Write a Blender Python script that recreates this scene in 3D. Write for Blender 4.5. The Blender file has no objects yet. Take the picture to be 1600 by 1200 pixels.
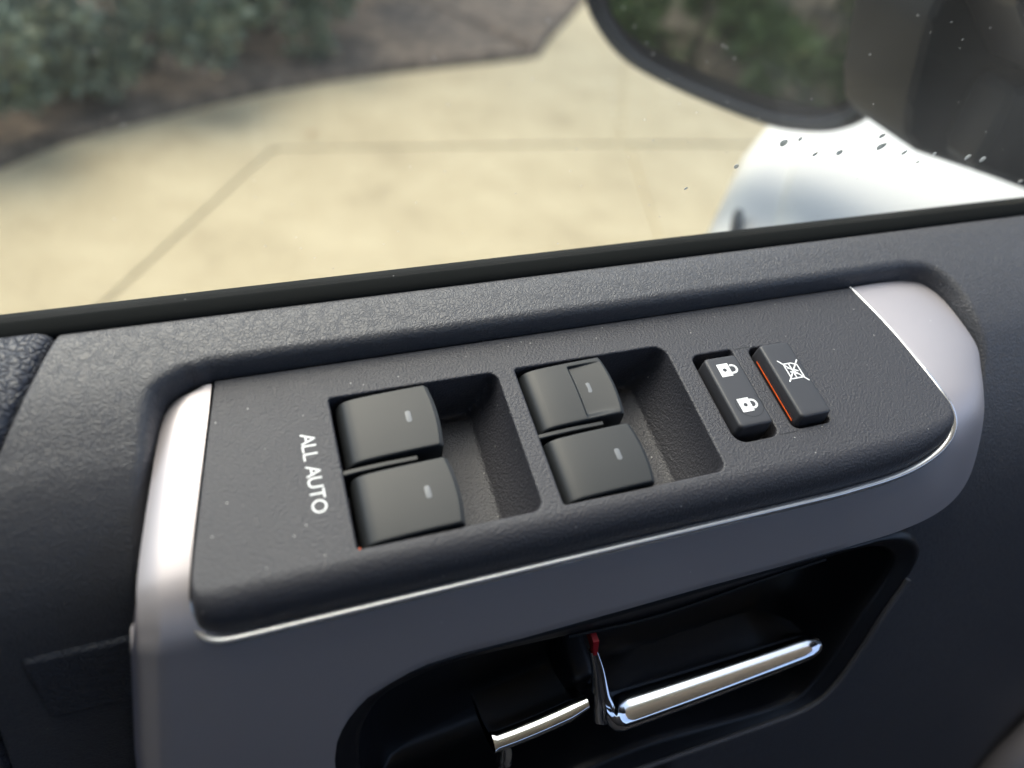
import bpy, bmesh, math, random
import numpy as np
from mathutils import Matrix, Vector
random.seed(7); rng = np.random.default_rng(7)
sc = bpy.context.scene
COL = sc.collection

# ------------------------------------------------------------------ camera, sky, sun, exposure
CAM_POS = (-0.020686, -0.173482, 1.216239)
CAM_X = (0.940705, -0.307278, 0.143718)          # image right
CAM_D = (-0.105430, -0.667513, -0.737096)        # image down
CAM_F = (0.322427, 0.678238, -0.660329)          # looking direction
cam = bpy.data.cameras.new('camera'); camo = bpy.data.objects.new('camera', cam); COL.objects.link(camo)
m = Matrix.Identity(4)
for i in range(3):
    m[i][0] = CAM_X[i]; m[i][1] = -CAM_D[i]; m[i][2] = -CAM_F[i]; m[i][3] = CAM_POS[i]
camo.matrix_world = m
cam.sensor_width = 36; cam.lens = 26.17; cam.clip_start = 0.01; cam.clip_end = 200
cam.dof.use_dof = True; cam.dof.focus_distance = 0.262; cam.dof.aperture_fstop = 4.7
sc.camera = camo

SUN_EL, SUN_AZ = 60.0, 112.0          # degrees; azimuth from +X towards +Y
w = bpy.data.worlds.new('World'); sc.world = w; w.use_nodes = True
nt = w.node_tree; nt.nodes.clear()
sky = nt.nodes.new('ShaderNodeTexSky'); sky.sky_type = 'NISHITA'; sky.sun_disc = False
sky.sun_elevation = math.radians(SUN_EL); sky.sun_rotation = math.radians(90 - SUN_AZ)
sky.air_density = 1.0; sky.dust_density = 4.5; sky.ozone_density = 1.0
bg = nt.nodes.new('ShaderNodeBackground'); bg.inputs['Strength'].default_value = 0.15
wo = nt.nodes.new('ShaderNodeOutputWorld')
nt.links.new(sky.outputs[0], bg.inputs[0]); nt.links.new(bg.outputs[0], wo.inputs[0])
sun = bpy.data.lights.new('sun', 'SUN'); sun.energy = .52; sun.angle = math.radians(70); sun.color = (1, .985, .96)
so = bpy.data.objects.new('sun', sun); COL.objects.link(so)
el, az = math.radians(SUN_EL), math.radians(SUN_AZ)
sdir = Vector((math.cos(el)*math.cos(az), math.cos(el)*math.sin(az), math.sin(el)))
so.rotation_euler = sdir.to_track_quat('Z', 'Y').to_euler(); so.location = (0, 0, 5)
vs = sc.view_settings
vs.view_transform = 'Standard'; vs.look = 'None'; vs.exposure = 1.5; vs.gamma = 1; vs.use_curve_mapping = False
sc.cycles.use_denoising = True
sc.cycles.max_bounces = 10; sc.cycles.transparent_max_bounces = 16
sc.cycles.sample_clamp_indirect = 8

# ------------------------------------------------------------------ material helpers
def mat(name, col, rough=.5, metal=0., spec=.5, coat=0., **kw):
    mt = bpy.data.materials.new(name); mt.use_nodes = True
    b = mt.node_tree.nodes['Principled BSDF']
    b.inputs['Base Color'].default_value = (*col, 1)
    b.inputs['Roughness'].default_value = rough
    b.inputs['Metallic'].default_value = metal
    b.inputs['Specular IOR Level'].default_value = spec
    b.inputs['Coat Weight'].default_value = coat
    for k, v in kw.items(): b.inputs[k].default_value = v
    return mt
def N(mt, t, **kw):
    n = mt.node_tree.nodes.new(t)
    for k, v in kw.items():
        if k in n.inputs: n.inputs[k].default_value = v
        else: setattr(n, k, v)
    return n
def L(mt, a, b): mt.node_tree.links.new(a, b)
def BS(mt): return mt.node_tree.nodes['Principled BSDF']
def ramp(mt, src, stops):
    r = N(mt, 'ShaderNodeValToRGB'); e = r.color_ramp.elements
    while len(e) < len(stops): e.new(.5)
    for x, (p, c) in zip(e, stops): x.position = p; x.color = (*c, 1)
    L(mt, src, r.inputs[0]); return r
def g3(v): return (v, v, v)
def grain(mt, scale, dist, strength=1., kind='noise', rough_var=0.0, base_rough=.5):
    tc = N(mt, 'ShaderNodeTexCoord')
    if kind == 'noise':
        t = N(mt, 'ShaderNodeTexNoise', Scale=scale, Detail=3., Roughness=.6); h = t.outputs[0]
    else:                                     # leather: pebbles parted by creases
        n = N(mt, 'ShaderNodeTexNoise', Scale=scale*.35, Detail=2.)
        mx = N(mt, 'ShaderNodeMix', data_type='VECTOR'); mx.inputs[0].default_value = .006
        L(mt, tc.outputs['Object'], mx.inputs[4]); L(mt, n.outputs['Color'], mx.inputs[5])
        v = N(mt, 'ShaderNodeTexVoronoi', feature='DISTANCE_TO_EDGE', Scale=scale)
        L(mt, tc.outputs['Object'], n.inputs['Vector']); L(mt, mx.outputs[1], v.inputs['Vector'])
        r = ramp(mt, v.outputs[0], [(0, g3(0)), (.22, g3(.8)), (.6, g3(1))])
        n2 = N(mt, 'ShaderNodeTexNoise', Scale=scale*2.5, Detail=2.)
        L(mt, tc.outputs['Object'], n2.inputs['Vector'])
        ad = N(mt, 'ShaderNodeMath', operation='MULTIPLY_ADD'); ad.inputs[1].default_value = .35
        L(mt, n2.outputs[0], ad.inputs[0]); L(mt, r.outputs[0], ad.inputs[2]); h = ad.outputs[0]
    if kind == 'noise': L(mt, tc.outputs['Object'], t.inputs['Vector'])
    b = N(mt, 'ShaderNodeBump', Strength=strength, Distance=dist)
    L(mt, h, b.inputs['Height']); L(mt, b.outputs[0], BS(mt).inputs['Normal'])
    if rough_var:
        n3 = N(mt, 'ShaderNodeTexNoise', Scale=35., Detail=4.); L(mt, tc.outputs['Object'], n3.inputs['Vector'])
        mr = N(mt, 'ShaderNodeMapRange'); mr.inputs['To Min'].default_value = base_rough-rough_var; mr.inputs['To Max'].default_value = base_rough+rough_var
        L(mt, n3.outputs[0], mr.inputs[0]); L(mt, mr.outputs[0], BS(mt).inputs['Roughness'])
    return mt
def specks(mt, base, col, scale=260., thr=.035):  # sparse dust motes lying on a surface
    tc = N(mt, 'ShaderNodeTexCoord')
    v = N(mt, 'ShaderNodeTexVoronoi', Scale=scale); L(mt, tc.outputs['Object'], v.inputs['Vector'])
    r = ramp(mt, v.outputs['Distance'], [(0, g3(1)), (thr*.6, g3(1)), (thr, g3(0))])
    sep = N(mt, 'ShaderNodeSeparateColor'); L(mt, v.outputs['Color'], sep.inputs[0])
    gt = N(mt, 'ShaderNodeMath', operation='GREATER_THAN'); gt.inputs[1].default_value = .55; L(mt, sep.outputs[0], gt.inputs[0])
    mu = N(mt, 'ShaderNodeMath', operation='MULTIPLY'); L(mt, r.outputs[0], mu.inputs[0]); L(mt, gt.outputs[0], mu.inputs[1])
    mx = N(mt, 'ShaderNodeMix', data_type='RGBA'); mx.inputs[6].default_value = (*base, 1); mx.inputs[7].default_value = (*col, 1)
    L(mt, mu.outputs[0], mx.inputs[0]); L(mt, mx.outputs[2], BS(mt).inputs['Base Color'])
    return mt

M = {}
M['plate'] = specks(grain(mat('grained_plastic', (.046, .0455, .053), .46), 1150., .00045, 1., 'noise', .05, .44), (.046, .0455, .053), (.42, .41, .39), 250., .075)
M['trim'] = specks(grain(mat('soft_trim_leather', (.070, .070, .077), .46), 680., .00013, .9, 'leather', .05, .44), (.070, .070, .077), (.35, .35, .35), 120., .03)
M['pad'] = grain(mat('padded_leather', (.048, .050, .062), .45), 420., .0005, 1., 'leather')
M['cover'] = grain(mat('grained_cover', (.045, .048, .058), .5), 420., .00025, .9, 'leather')
M['silver'] = specks(grain(mat('silver_paint', (.50, .462, .470), .52, .65), 3000., .00003, .5, 'noise', .06, .52), (.50, .462, .470), (.7, .7, .68), 90., .03)
M['cap'] = grain(mat('satin_cap_plastic', (.017, .019, .021), .42, 0., .42), 3500., .00001, .3, 'noise', .03, .45)
M['lip'] = mat('highlit_silver_edge', (.78, .77, .76), .26, .8)  # silver lightened to hold the lip's reflected sky
M['switch'] = grain(mat('soft_switch_plastic', (.042, .042, .047), .42), 3000., .00002, .4)
M['black'] = mat('black_plastic', (.012, .012, .014), .45)
M['cup'] = grain(mat('cup_plastic', (.007, .007, .009), .42), 1500., .00006, .5)
M['rubber'] = mat('rubber_seal', (.008, .009, .009), .85, 0., .08)
M['chrome'] = mat('chrome', (.85, .86, .88), .07, 1.)
M['white'] = mat('white_print', (.85, .86, .86), .5)
M['lens'] = mat('indicator_lens', (.15, .16, .175), .4)
M['orange'] = mat('orange_stripe', (.85, .12, .015), .45)
M['red'] = mat('red_mark', (.30, .004, .010), .5)

def glass_material():
    mt = bpy.data.materials.new('dusty_window_glass'); mt.use_nodes = True; n = mt.node_tree; n.nodes.clear()
    out = N(mt, 'ShaderNodeOutputMaterial'); tr = N(mt, 'ShaderNodeBsdfTransparent'); tr.inputs[0].default_value = (.93, .965, .94, 1)
    gl = N(mt, 'ShaderNodeBsdfGlossy'); gl.inputs['Roughness'].default_value = .02
    lw = N(mt, 'ShaderNodeLayerWeight', Blend=.5); pw = N(mt, 'ShaderNodeMath', operation='POWER'); pw.inputs[1].default_value = 5.
    fr = N(mt, 'ShaderNodeMath', operation='MULTIPLY_ADD'); fr.inputs[1].default_value = .5; fr.inputs[2].default_value = .012
    L(mt, lw.outputs['Facing'], pw.inputs[0]); L(mt, pw.outputs[0], fr.inputs[0]); m1 = N(mt, 'ShaderNodeMixShader')
    L(mt, fr.outputs[0], m1.inputs[0]); L(mt, tr.outputs[0], m1.inputs[1]); L(mt, gl.outputs[0], m1.inputs[2])
    df = N(mt, 'ShaderNodeBsdfDiffuse'); df.inputs[0].default_value = (.75, .76, .74, 1)
    tl = N(mt, 'ShaderNodeBsdfTranslucent'); tl.inputs[0].default_value = (.75, .76, .74, 1)
    m2 = N(mt, 'ShaderNodeMixShader'); m2.inputs[0].default_value = .55
    L(mt, df.outputs[0], m2.inputs[1]); L(mt, tl.outputs[0], m2.inputs[2])
    tc = N(mt, 'ShaderNodeTexCoord')
    v = N(mt, 'ShaderNodeTexVoronoi', Scale=190.); L(mt, tc.outputs['Object'], v.inputs['Vector'])
    r = ramp(mt, v.outputs['Distance'], [(0, g3(1)), (.035, g3(.9)), (.075, g3(0))])
    sep = N(mt, 'ShaderNodeSeparateColor'); L(mt, v.outputs['Color'], sep.inputs[0])
    gt = N(mt, 'ShaderNodeMath', operation='GREATER_THAN'); gt.inputs[1].default_value = .6; L(mt, sep.outputs[0], gt.inputs[0])
    mu = N(mt, 'ShaderNodeMath', operation='MULTIPLY'); L(mt, r.outputs[0], mu.inputs[0]); L(mt, gt.outputs[0], mu.inputs[1])
    nz = N(mt, 'ShaderNodeTexNoise', Scale=14., Detail=5.); L(mt, tc.outputs['Object'], nz.inputs['Vector'])
    mr = N(mt, 'ShaderNodeMapRange'); mr.inputs['From Min'].default_value = .3; mr.inputs['From Max'].default_value = .75
    mr.inputs['To Min'].default_value = .007; mr.inputs['To Max'].default_value = .022; L(mt, nz.outputs[0], mr.inputs[0])
    ma = N(mt, 'ShaderNodeMath', operation='MULTIPLY_ADD'); ma.inputs[1].default_value = .4
    L(mt, mu.outputs[0], ma.inputs[0]); L(mt, mr.outputs[0], ma.inputs[2])
    m3 = N(mt, 'ShaderNodeMixShader'); L(mt, ma.outputs[0], m3.inputs[0]); L(mt, m1.outputs[0], m3.inputs[1]); L(mt, m2.outputs[0], m3.inputs[2])
    L(mt, m3.outputs[0], out.inputs[0]); return mt
M['glass'] = glass_material()
M['drop'] = mat('water', (1, 1, 1), .0, 0., .5, **{'Transmission Weight': .45, 'IOR': 1.33})  # white diffuse share mixed in to paint the beads' brightness
M['mirror'] = mat('mirror_silvering', (.50, .54, .51), .03, 1.)
M['housing'] = mat('dark_mirror_plastic', (.010, .012, .014), .55, 0., .3)
M['paint'] = mat('white_car_paint', (.58, .565, .53), .5, 0., .4, .05)
M['cabin'] = mat('dark_cabin_trim', (.03, .03, .034), .8)
M['headliner'] = mat('grey_headliner', (.60, .575, .55), .9)  # out of view; tone lightened to brighten the chrome and bezel
M['fabric'] = mat('dark_seat_fabric', (.02, .02, .024), .9)

# ------------------------------------------------------------------ mesh helpers
def obj(name, verts, faces, mt, parent=None, smooth=True, sharp=38.):
    me = bpy.data.meshes.new(name); me.from_pydata([tuple(map(float, v)) for v in verts], [], faces)
    if smooth:
        me.polygons.foreach_set('use_smooth', [True]*len(me.polygons)); me.set_sharp_from_angle(angle=math.radians(sharp))
    me.materials.append(mt); me.update()
    o = bpy.data.objects.new(name, me); COL.objects.link(o)
    if parent: o.parent = parent
    return o
def obj_bm(name, bm, mt, parent=None, smooth=True, sharp=38.):
    me = bpy.data.meshes.new(name); bmesh.ops.recalc_face_normals(bm, faces=bm.faces); bm.to_mesh(me); bm.free()
    if smooth:
        me.polygons.foreach_set('use_smooth', [True]*len(me.polygons)); me.set_sharp_from_angle(angle=math.radians(sharp))
    me.materials.append(mt); o = bpy.data.objects.new(name, me); COL.objects.link(o)
    if parent: o.parent = parent
    return o
def empty(name, mw=None):
    o = bpy.data.objects.new(name, None); COL.objects.link(o); o.empty_display_size = .05
    if mw is not None: o.matrix_world = mw
    return o
def tag(o, label=None, cat=None, group=None, kind=None):
    for k, v in (('label', label), ('category', cat), ('group', group), ('kind', kind)):
        if v: o[k] = v
    return o
class MB:
    def __init__(s): s.v = []; s.f = []
    def loft(s, rows, closed=False, cap0=False, cap1=False, flip=False):
        n = len(rows[0]); b = len(s.v)
        for r in rows: s.v.extend([tuple(p) for p in r])
        e = n if closed else n-1
        for i in range(len(rows)-1):
            for j in range(e):
                a, c = b+i*n+j, b+i*n+(j+1) % n
                q = (a, c, c+n, a+n); s.f.append(q[::-1] if flip else q)
        if cap0: q = tuple(range(b, b+n)); s.f.append(q if flip else q[::-1])
        if cap1: k = b+(len(rows)-1)*n; q = tuple(range(k, k+n)); s.f.append(q[::-1] if flip else q)
        return s
    def poly(s, pts): b = len(s.v); s.v.extend([tuple(p) for p in pts]); s.f.append(tuple(range(b, b+len(pts)))); return s
    def build(s, name, mt, parent=None, **kw): return obj(name, s.v, s.f, mt, parent, **kw)
def cr(pts, n):                      # Catmull-Rom through points, n samples per span
    P = np.asarray(pts, float); out = []
    Q = np.vstack([2*P[0]-P[1], P, 2*P[-1]-P[-2]])
    for i in range(1, len(Q)-2):
        for t in np.linspace(0, 1, n, endpoint=False):
            a, b, c, d = Q[i-1:i+3]
            out.append(.5*((2*b)+(c-a)*t+(2*a-5*b+4*c-d)*t*t+(3*b-a-3*c+d)*t**3))
    out.append(P[-1]); return np.array(out)
def lin(pts, step):                  # resample a polyline to an even step
    P = np.asarray(pts, float); d = np.r_[0, np.cumsum(np.linalg.norm(np.diff(P, axis=0), axis=1))]
    n = max(2, int(round(d[-1]/step))+1); t = np.linspace(0, d[-1], n)
    return np.stack([np.interp(t, d, P[:, k]) for k in range(P.shape[1])], 1)
def rrect(x0, x1, y0, y1, r, n=6):   # counter-clockwise; r scalar or per corner (x1y0, x1y1, x0y1, x0y0)
    r = [r]*4 if np.isscalar(r) else r; o = []
    for (cx, cy, sx, sy, a0), q in zip(((x1, y0, -1, 1, -90), (x1, y1, -1, -1, 0), (x0, y1, 1, -1, 90), (x0, y0, 1, 1, 180)), r):
        for k in range(n+1):
            a = math.radians(a0+90*k/n); o.append((cx+sx*q+q*math.cos(a), cy+sy*q+q*math.sin(a)))
    return o
def tube(path, rad, n=10, cap=True):
    P = np.asarray(path, float); R_ = np.full(len(P), rad) if np.isscalar(rad) else np.asarray(rad)
    rows = []; up = np.array([.13, .21, .97]); 
    for i in range(len(P)):
        t = P[min(i+1, len(P)-1)]-P[max(i-1, 0)]; t /= np.linalg.norm(t)
        a = np.cross(t, up); a /= np.linalg.norm(a); b = np.cross(a, t)
        rows.append([P[i]+R_[i]*(math.cos(2*math.pi*k/n)*a+math.sin(2*math.pi*k/n)*b) for k in range(n)])
    return rows
def rbox(x0, x1, y0, y1, z0, z1, b=.01, seg=3):
    bm = bmesh.new(); bmesh.ops.create_cube(bm, size=1)
    for v in bm.verts: v.co = Vector(((x0+x1)/2+v.co.x*(x1-x0), (y0+y1)/2+v.co.y*(y1-y0), (z0+z1)/2+v.co.z*(z1-z0)))
    bmesh.ops.bevel(bm, geom=bm.edges[:], offset=b, segments=seg, profile=.6, affect='EDGES'); return bm
def sstep(t): t = np.clip(t, 0, 1); return t*t*(3-2*t)

# ================================================================== THE SETTING (world frame, z = 0 ground)
def concrete_material():
    mt = mat('warm_concrete', (.5, .45, .33), .85)
    tc = N(mt, 'ShaderNodeTexCoord'); a = N(mt, 'ShaderNodeTexNoise', Scale=3.2, Detail=8., Roughness=.72); b = N(mt, 'ShaderNodeTexNoise', Scale=90., Detail=3.)
    L(mt, tc.outputs['Object'], a.inputs['Vector']); L(mt, tc.outputs['Object'], b.inputs['Vector'])
    r = ramp(mt, a.outputs[0], [(.25, (.28, .222, .128)), (.45, (.40, .326, .196)), (.7, (.48, .40, .25))])
    r2 = ramp(mt, b.outputs[0], [(.3, g3(.82)), (.7, g3(1.08))])
    mx = N(mt, 'ShaderNodeMix', data_type='RGBA', blend_type='MULTIPLY'); mx.inputs[0].default_value = 1
    L(mt, r.outputs[0], mx.inputs[6]); L(mt, r2.outputs[0], mx.inputs[7]); L(mt, mx.outputs[2], BS(mt).inputs['Base Color'])
    bp = N(mt, 'ShaderNodeBump', Strength=.4, Distance=.003); L(mt, b.outputs[0], bp.inputs['Height']); L(mt, bp.outputs[0], BS(mt).inputs['Normal'])
    return mt
M['concrete'] = concrete_material()
M['joint'] = mat('joint_dirt', (.42, .35, .22), .95)
def mulch_material():
    mt = mat('bark_mulch', (.06, .05, .042), .95); tc = N(mt, 'ShaderNodeTexCoord')
    a = N(mt, 'ShaderNodeTexNoise', Scale=15., Detail=6., Roughness=.75); L(mt, tc.outputs['Object'], a.inputs['Vector'])
    r = ramp(mt, a.outputs[0], [(.3, (.030, .022, .016)), (.5, (.105, .078, .056)), (.72, (.25, .185, .13))])
    L(mt, r.outputs[0], BS(mt).inputs['Base Color']); return mt
M['mulch'] = mulch_material()
M['grass'] = mat('lawn', (.06, .09, .03), .95)

ground = obj('ground', [(-60, -60, -.06), (60, -60, -.06), (60, 60, -.06), (-60, 60, -.06)], [(0, 1, 2, 3)], M['grass'], smooth=False)
tag(ground, 'open ground around the driveway', 'ground', kind='structure')
BED = [(-9, -1.3), (-4.6, -.95), (-3.0, -.45), (-2.5, -.1), (-1.85, .66), (-1.3, 1.36), (-.95, 1.90), (-.68, 2.23), (-.4, 2.5), (.35, 2.95), (1.3, 3.29), (1.47, 3.38), (1.62, 3.62), (2.13, 4.37), (3.2, 6.0), (5.5, 9.5)]
BEDC = cr(BED, 6)[:, :2]
drive = obj('driveway', [(-12, -8, -.008), (12, -8, -.008), (12, 12, -.008), (-12, 12, -.008)], [(0, 1, 2, 3)], M['joint'], smooth=False)
tag(drive, 'pale warm concrete driveway slabs outside the window', 'driveway', kind='structure')
def slab(poly, z=0.):
    bm = bmesh.new(); vs_ = [bm.verts.new((x, y, z-.02)) for x, y in poly]; f = bm.faces.new(vs_)
    r = bmesh.ops.extrude_face_region(bm, geom=[f]); tv = [g for g in r['geom'] if isinstance(g, bmesh.types.BMVert)]
    for v in tv: v.co.z += .02
    bmesh.ops.recalc_face_normals(bm, faces=bm.faces)
    te = [e for e in bm.edges if all(v in tv for v in e.verts)]
    bmesh.ops.bevel(bm, geom=te, offset=.004, segments=2, affect='EDGES')
    return obj_bm('slab', bm, M['concrete'], drive, smooth=False)
g = .008
dx, dy = .47/.955, .83/.955
def diag(x, y, t): return (x+dx*t, y+dy*t)
edge_l = [tuple(p) for p in BEDC if p[0] < .55]            # bed edge up to the long joint
i_mid = [tuple(p) for p in BEDC if .55 <= p[0] < 2.6]
# middle slab, in front of the long joint
slab([(-2.06+2*g, -1.5), (.32, -1.5), (1.50-g, 2.400-g), (.12+2*g, 2.370-g)])
# slab left of the slanting joint and behind the long joint, up to the planting bed
slab([(-9, -1.7), (-2.06, -1.5), (.12-g, 2.355+g), (1.47-g, 2.395+g), (1.78-g, 3.04), (2.46-g, 4.45), (2.55, 5.0)] + [p for p in i_mid[::-1] if p[1] < 5.0] + edge_l[::-1])
# slabs to the right
slab([(.32+2*g, -1.5), (4.5, -1.5), (4.5, 2.36), (1.50+g, 2.385-g)])
slab([(1.47+g, 2.395+g), (4.5, 2.38), (7.5, 9.0), (5.5, 9.4), (3.2, 5.95), (2.60, 4.98), (2.46+g, 4.45), (1.78+g, 3.04)])

# planting bed: an uneven sheet of bark mulch beyond the driveway edge
bm = bmesh.new()
nb = len(BEDC); rows = []
DEP = np.r_[0, .012, .03, .07, np.linspace(.13, 1., 60)**1.3*9]
for i, (x, y) in enumerate(BEDC):
    t = BEDC[min(i+1, nb-1)]-BEDC[max(i-1, 0)]; t = t/np.linalg.norm(t); n2 = np.array([-t[1], t[0]])
    n2 = .55*n2+.45*np.array([-.35, .94]); n2 /= np.linalg.norm(n2)
    row = []
    for k, d in enumerate(DEP):
        zz = -.02 if k == 0 else (.012 if k == 1 else .028+.045*sstep(d/1.2)+rng.normal(0, .008))
        row.append((x+n2[0]*d, y+n2[1]*d, zz))
    rows.append(row)
bed = MB().loft(rows, flip=True).build('mulch_bed', M['mulch'])
tag(bed, 'dark bark mulch planting bed along the driveway', 'planting bed', kind='structure')

def leaf_mat(name, c0, c1, c2):
    mt = mat(name, c1, .55); tc = N(mt, 'ShaderNodeTexCoord')
    gi = N(mt, 'ShaderNodeNewGeometry')
    r = ramp(mt, gi.outputs['Random Per Island'], [(0, c0), (.5, c1), (.93, c2), (1., (.16, .11, .05))])
    L(mt, r.outputs[0], BS(mt).inputs['Base Color'])
    BS(mt).inputs['Subsurface Weight'].default_value = 0
    return mt
M['leaf'] = leaf_mat('grey_green_leaves', (.075, .105, .075), (.165, .215, .145), (.30, .34, .24))
M['leaf2'] = leaf_mat('bright_green_leaves', (.035, .075, .018), (.07, .13, .03), (.12, .18, .05))
M['bark'] = mat('shrub_bark', (.07, .055, .045), .9)
def leaf_faces(P, Nn, size, V, F):
    """a folded pointed leaf of four triangles at P with axis Nn"""
    ax = Vector(Nn).normalized(); side = ax.orthogonal().normalized()
    side = Matrix.Rotation(random.random()*6.283, 3, ax) @ side; up = ax.cross(side)
    b = len(V); s = size
    for a, c, h in ((0, 0, 0), (.45, .26, .10), (1, 0, -.05), (.45, -.26, .10), (.5, 0, 0)):
        p = Vector(P)+ax*(a*s)+side*(c*s)+up*(h*s); V.append(tuple(p))
    F.extend([(b, b+1, b+4), (b+1, b+2, b+4), (b+2, b+3, b+4), (b+3, b, b+4)])
def shrub(x, y, rx, ry, h, nl, size, mt, label, name='shrub'):
    root = empty(name, Matrix.Translation((x, y, .03)))
    tag(root, label, 'shrub', 'shrubs in the planting bed')
    V, F = [], []; ph = [random.random()*6.28 for _ in range(6)]
    clumps = []
    for k in range(26):
        a = random.random()*6.283; q = math.sqrt(random.random()); zz = random.uniform(.12, .95)
        rr = (1-.55*zz**3)*(.55+.45*q)
        clumps.append((rx*rr*math.cos(a), ry*rr*math.sin(a), zz*h, random.uniform(.10, .24)*max(rx, ry)*1.1))
    for i in range(nl):
        cx, cy, cz, cr_ = clumps[i % len(clumps)]
        d = Vector((random.gauss(0, 1), random.gauss(0, 1), random.gauss(0, .8))).normalized()*(cr_*random.random()**.45)
        P = Vector((cx, cy, max(cz, .05)))+d
        if P.z < .02: P.z = .02+random.random()*.05
        leaf_faces(P, d.normalized()+Vector((random.gauss(0, .5), random.gauss(0, .5), .35+random.gauss(0, .4))), size*random.uniform(.6, 1.3), V, F)
    fo = obj('foliage', V, F, mt, root, smooth=False); fo['kind'] = 'stuff'
    sm = MB()
    for k in range(9):
        cx, cy, cz, _ = clumps[k]
        path = cr([(cx*.08, cy*.08, 0), (cx*.35+random.gauss(0, .03), cy*.35, cz*.5), (cx*.9, cy*.9, cz)], 4)
        sm.loft(tube(path, np.linspace(.012, .004, len(path)), 6), True, True, True)
    sm.build('stem', M['bark'], root)
    return root
shrub(-.80, 2.62, .42, .36, .60, 5200, .045, M['leaf'], 'grey-green shrub at the far left edge of the window view')
shrub(-.28, 2.98, .42, .36, .62, 5200, .045, M['leaf'], 'grey-green shrub beside the driveway edge, second from the left')
shrub(.12, 3.42, .42, .40, .66, 5200, .045, M['leaf'], 'grey-green shrub nearest the bare mulch, rightmost of the low ones')
shrub(.52, 4.10, .46, .42, .75, 4600, .048, M['leaf'], 'grey-green shrub at the top edge behind the bare mulch')
shrub(-1.35, 2.35, .50, .45, .8, 4200, .05, M['leaf'], 'grey-green shrub left of the window view behind the bed edge')
shrub(-.55, 3.85, .75, .6, 1.1, 5200, .055, M['leaf'], 'taller shrub in the second row at upper left')
# seen in the door mirror only
shrub(-2.35, .70, .50, .48, .80, 4200, .05, M['leaf2'], 'bright green shrub nearest the car in the door mirror')
shrub(-3.20, .25, .62, .55, 1.0, 4200, .055, M['leaf2'], 'bright green shrub reflected in the middle of the mirror')
shrub(-4.3, .75, .75, .6, 1.3, 4600, .06, M['leaf'], 'dark shrub reflected near the top of the mirror')
shrub(-5.0, -.3, .9, .7, 1.6, 4600, .07, M['leaf2'], 'big green shrub far behind the car in the mirror')
# a trunk behind the shrubs, at the top edge between shrubs and bare mulch
tr = empty('tree', Matrix.Translation((1.10, 4.75, .03)))
tag(tr, 'dark tree trunk rising from the mulch bed at the top edge', 'tree')
pth = cr([(0, 0, -.05), (.02, .01, .3), (.0, .04, 1.2), (.08, .03, 2.6)], 6)
MB().loft(tube(pth, np.interp(np.linspace(0, 1, len(pth)), [0, .1, 1], [.15, .10, .07]), 14), True).build('trunk', M['bark'], tr)
V, F = [], []
for k in range(4200):
    d = Vector((random.gauss(0, 1), random.gauss(0, 1), random.gauss(0, .7))).normalized()*(1.0*random.random()**.4)
    leaf_faces(Vector((.1, .0, 3.2))+d, d, .09, V, F)
fo = obj('crown', V, F, M['leaf2'], tr, smooth=False); fo['kind'] = 'stuff'
# fallen leaves
M['dry'] = mat('dry_leaf', (.42, .22, .09), .7); M['dry2'] = mat('tan_dry_leaf', (.5, .36, .2), .7)
for (x, y, z, s, mt, lab) in ((.26, 2.47, .004, .055, 'dry', 'small orange fallen leaf lying on the pale concrete'),
                              (.44, 3.10, .06, .06, 'dry2', 'tan fallen leaf on the mulch near the driveway edge'),
                              (-.04, 2.86, .06, .05, 'dry2', 'tan fallen leaf on the mulch beside the shrubs'),
                              (-.36, 2.66, .055, .06, 'dry', 'orange fallen leaf on the mulch at far left')):
    V, F = [], []; leaf_faces((0, 0, 0), (random.gauss(0, 1), random.gauss(0, 1), .05), s, V, F)
    c = np.mean(V, axis=0); V = [(v[0]-c[0], v[1]-c[1], abs(v[2])*.4) for v in V]
    o = obj('fallen_leaf', V, F, M[mt], smooth=False); o.location = (x, y, z); tag(o, lab, 'leaf', 'fallen leaves')

# ================================================================== THE CAR BODY (world frame)
DOOR = Matrix(((.997564, -.013343, -.068469, 0), (0, .981536, -.191275, 0), (.069756, .190809, .979146, 1.05), (0, 0, 0, 1)))
DINV = DOOR.inverted(); CI = DINV
car = tag(empty('car', DOOR), 'white car seen from the driver seat with dark door and window switch panel', 'car')
def body(name, builder, mt, **kw):
    o = builder.build(name, mt, car, **kw) if isinstance(builder, MB) else obj_bm(name, builder, mt, car, **kw)
    o.data.transform(CI); return o
# front fender: crowned skin that swells outward ahead of the door, then rolls down to the wheel arch
st = []
for x in np.linspace(.30, 2.0, 60):
    yo = np.interp(x, [.30, .40, .50, .60, .72, .95, 1.3, 2.0], [.225, .348, .462, .555, .61, .63, .62, .52])
    zt = np.interp(x, [.30, .6, 1.0, 2.0], [.925, .935, .94, .90])
    row = [(x, .055, zt+.03), (x, .15, zt+.022), (x, .2*.5+yo*.5-.03, zt+.012), (x, yo-.085, zt+.004), (x, yo-.075, zt-.001), (x, yo-.03, zt-.008), (x, yo-.008, zt-.022), (x, yo, zt-.05), (x, yo+.004, zt-.16), (x, yo+.004, zt-.30), (x, yo-.01, zt-.42)]
    st.append(cr(row, 4))
body('fender', MB().loft(st), M['paint'], sharp=60)
body('fender_notch', MB().loft(tube(cr([(.358, .262, .9270), (.375, .285, .9285), (.392, .308, .9270)], 5), [.0015, .003, .004, .0045, .0048, .005, .005, .0048, .0045, .004, .002], 10), True, True, True), M['black'])  # small dark slit lying on the fender crest
body('door_skin', rbox(-.56, .32, .062, .125, .42, .955, .02), M['paint'])
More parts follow.
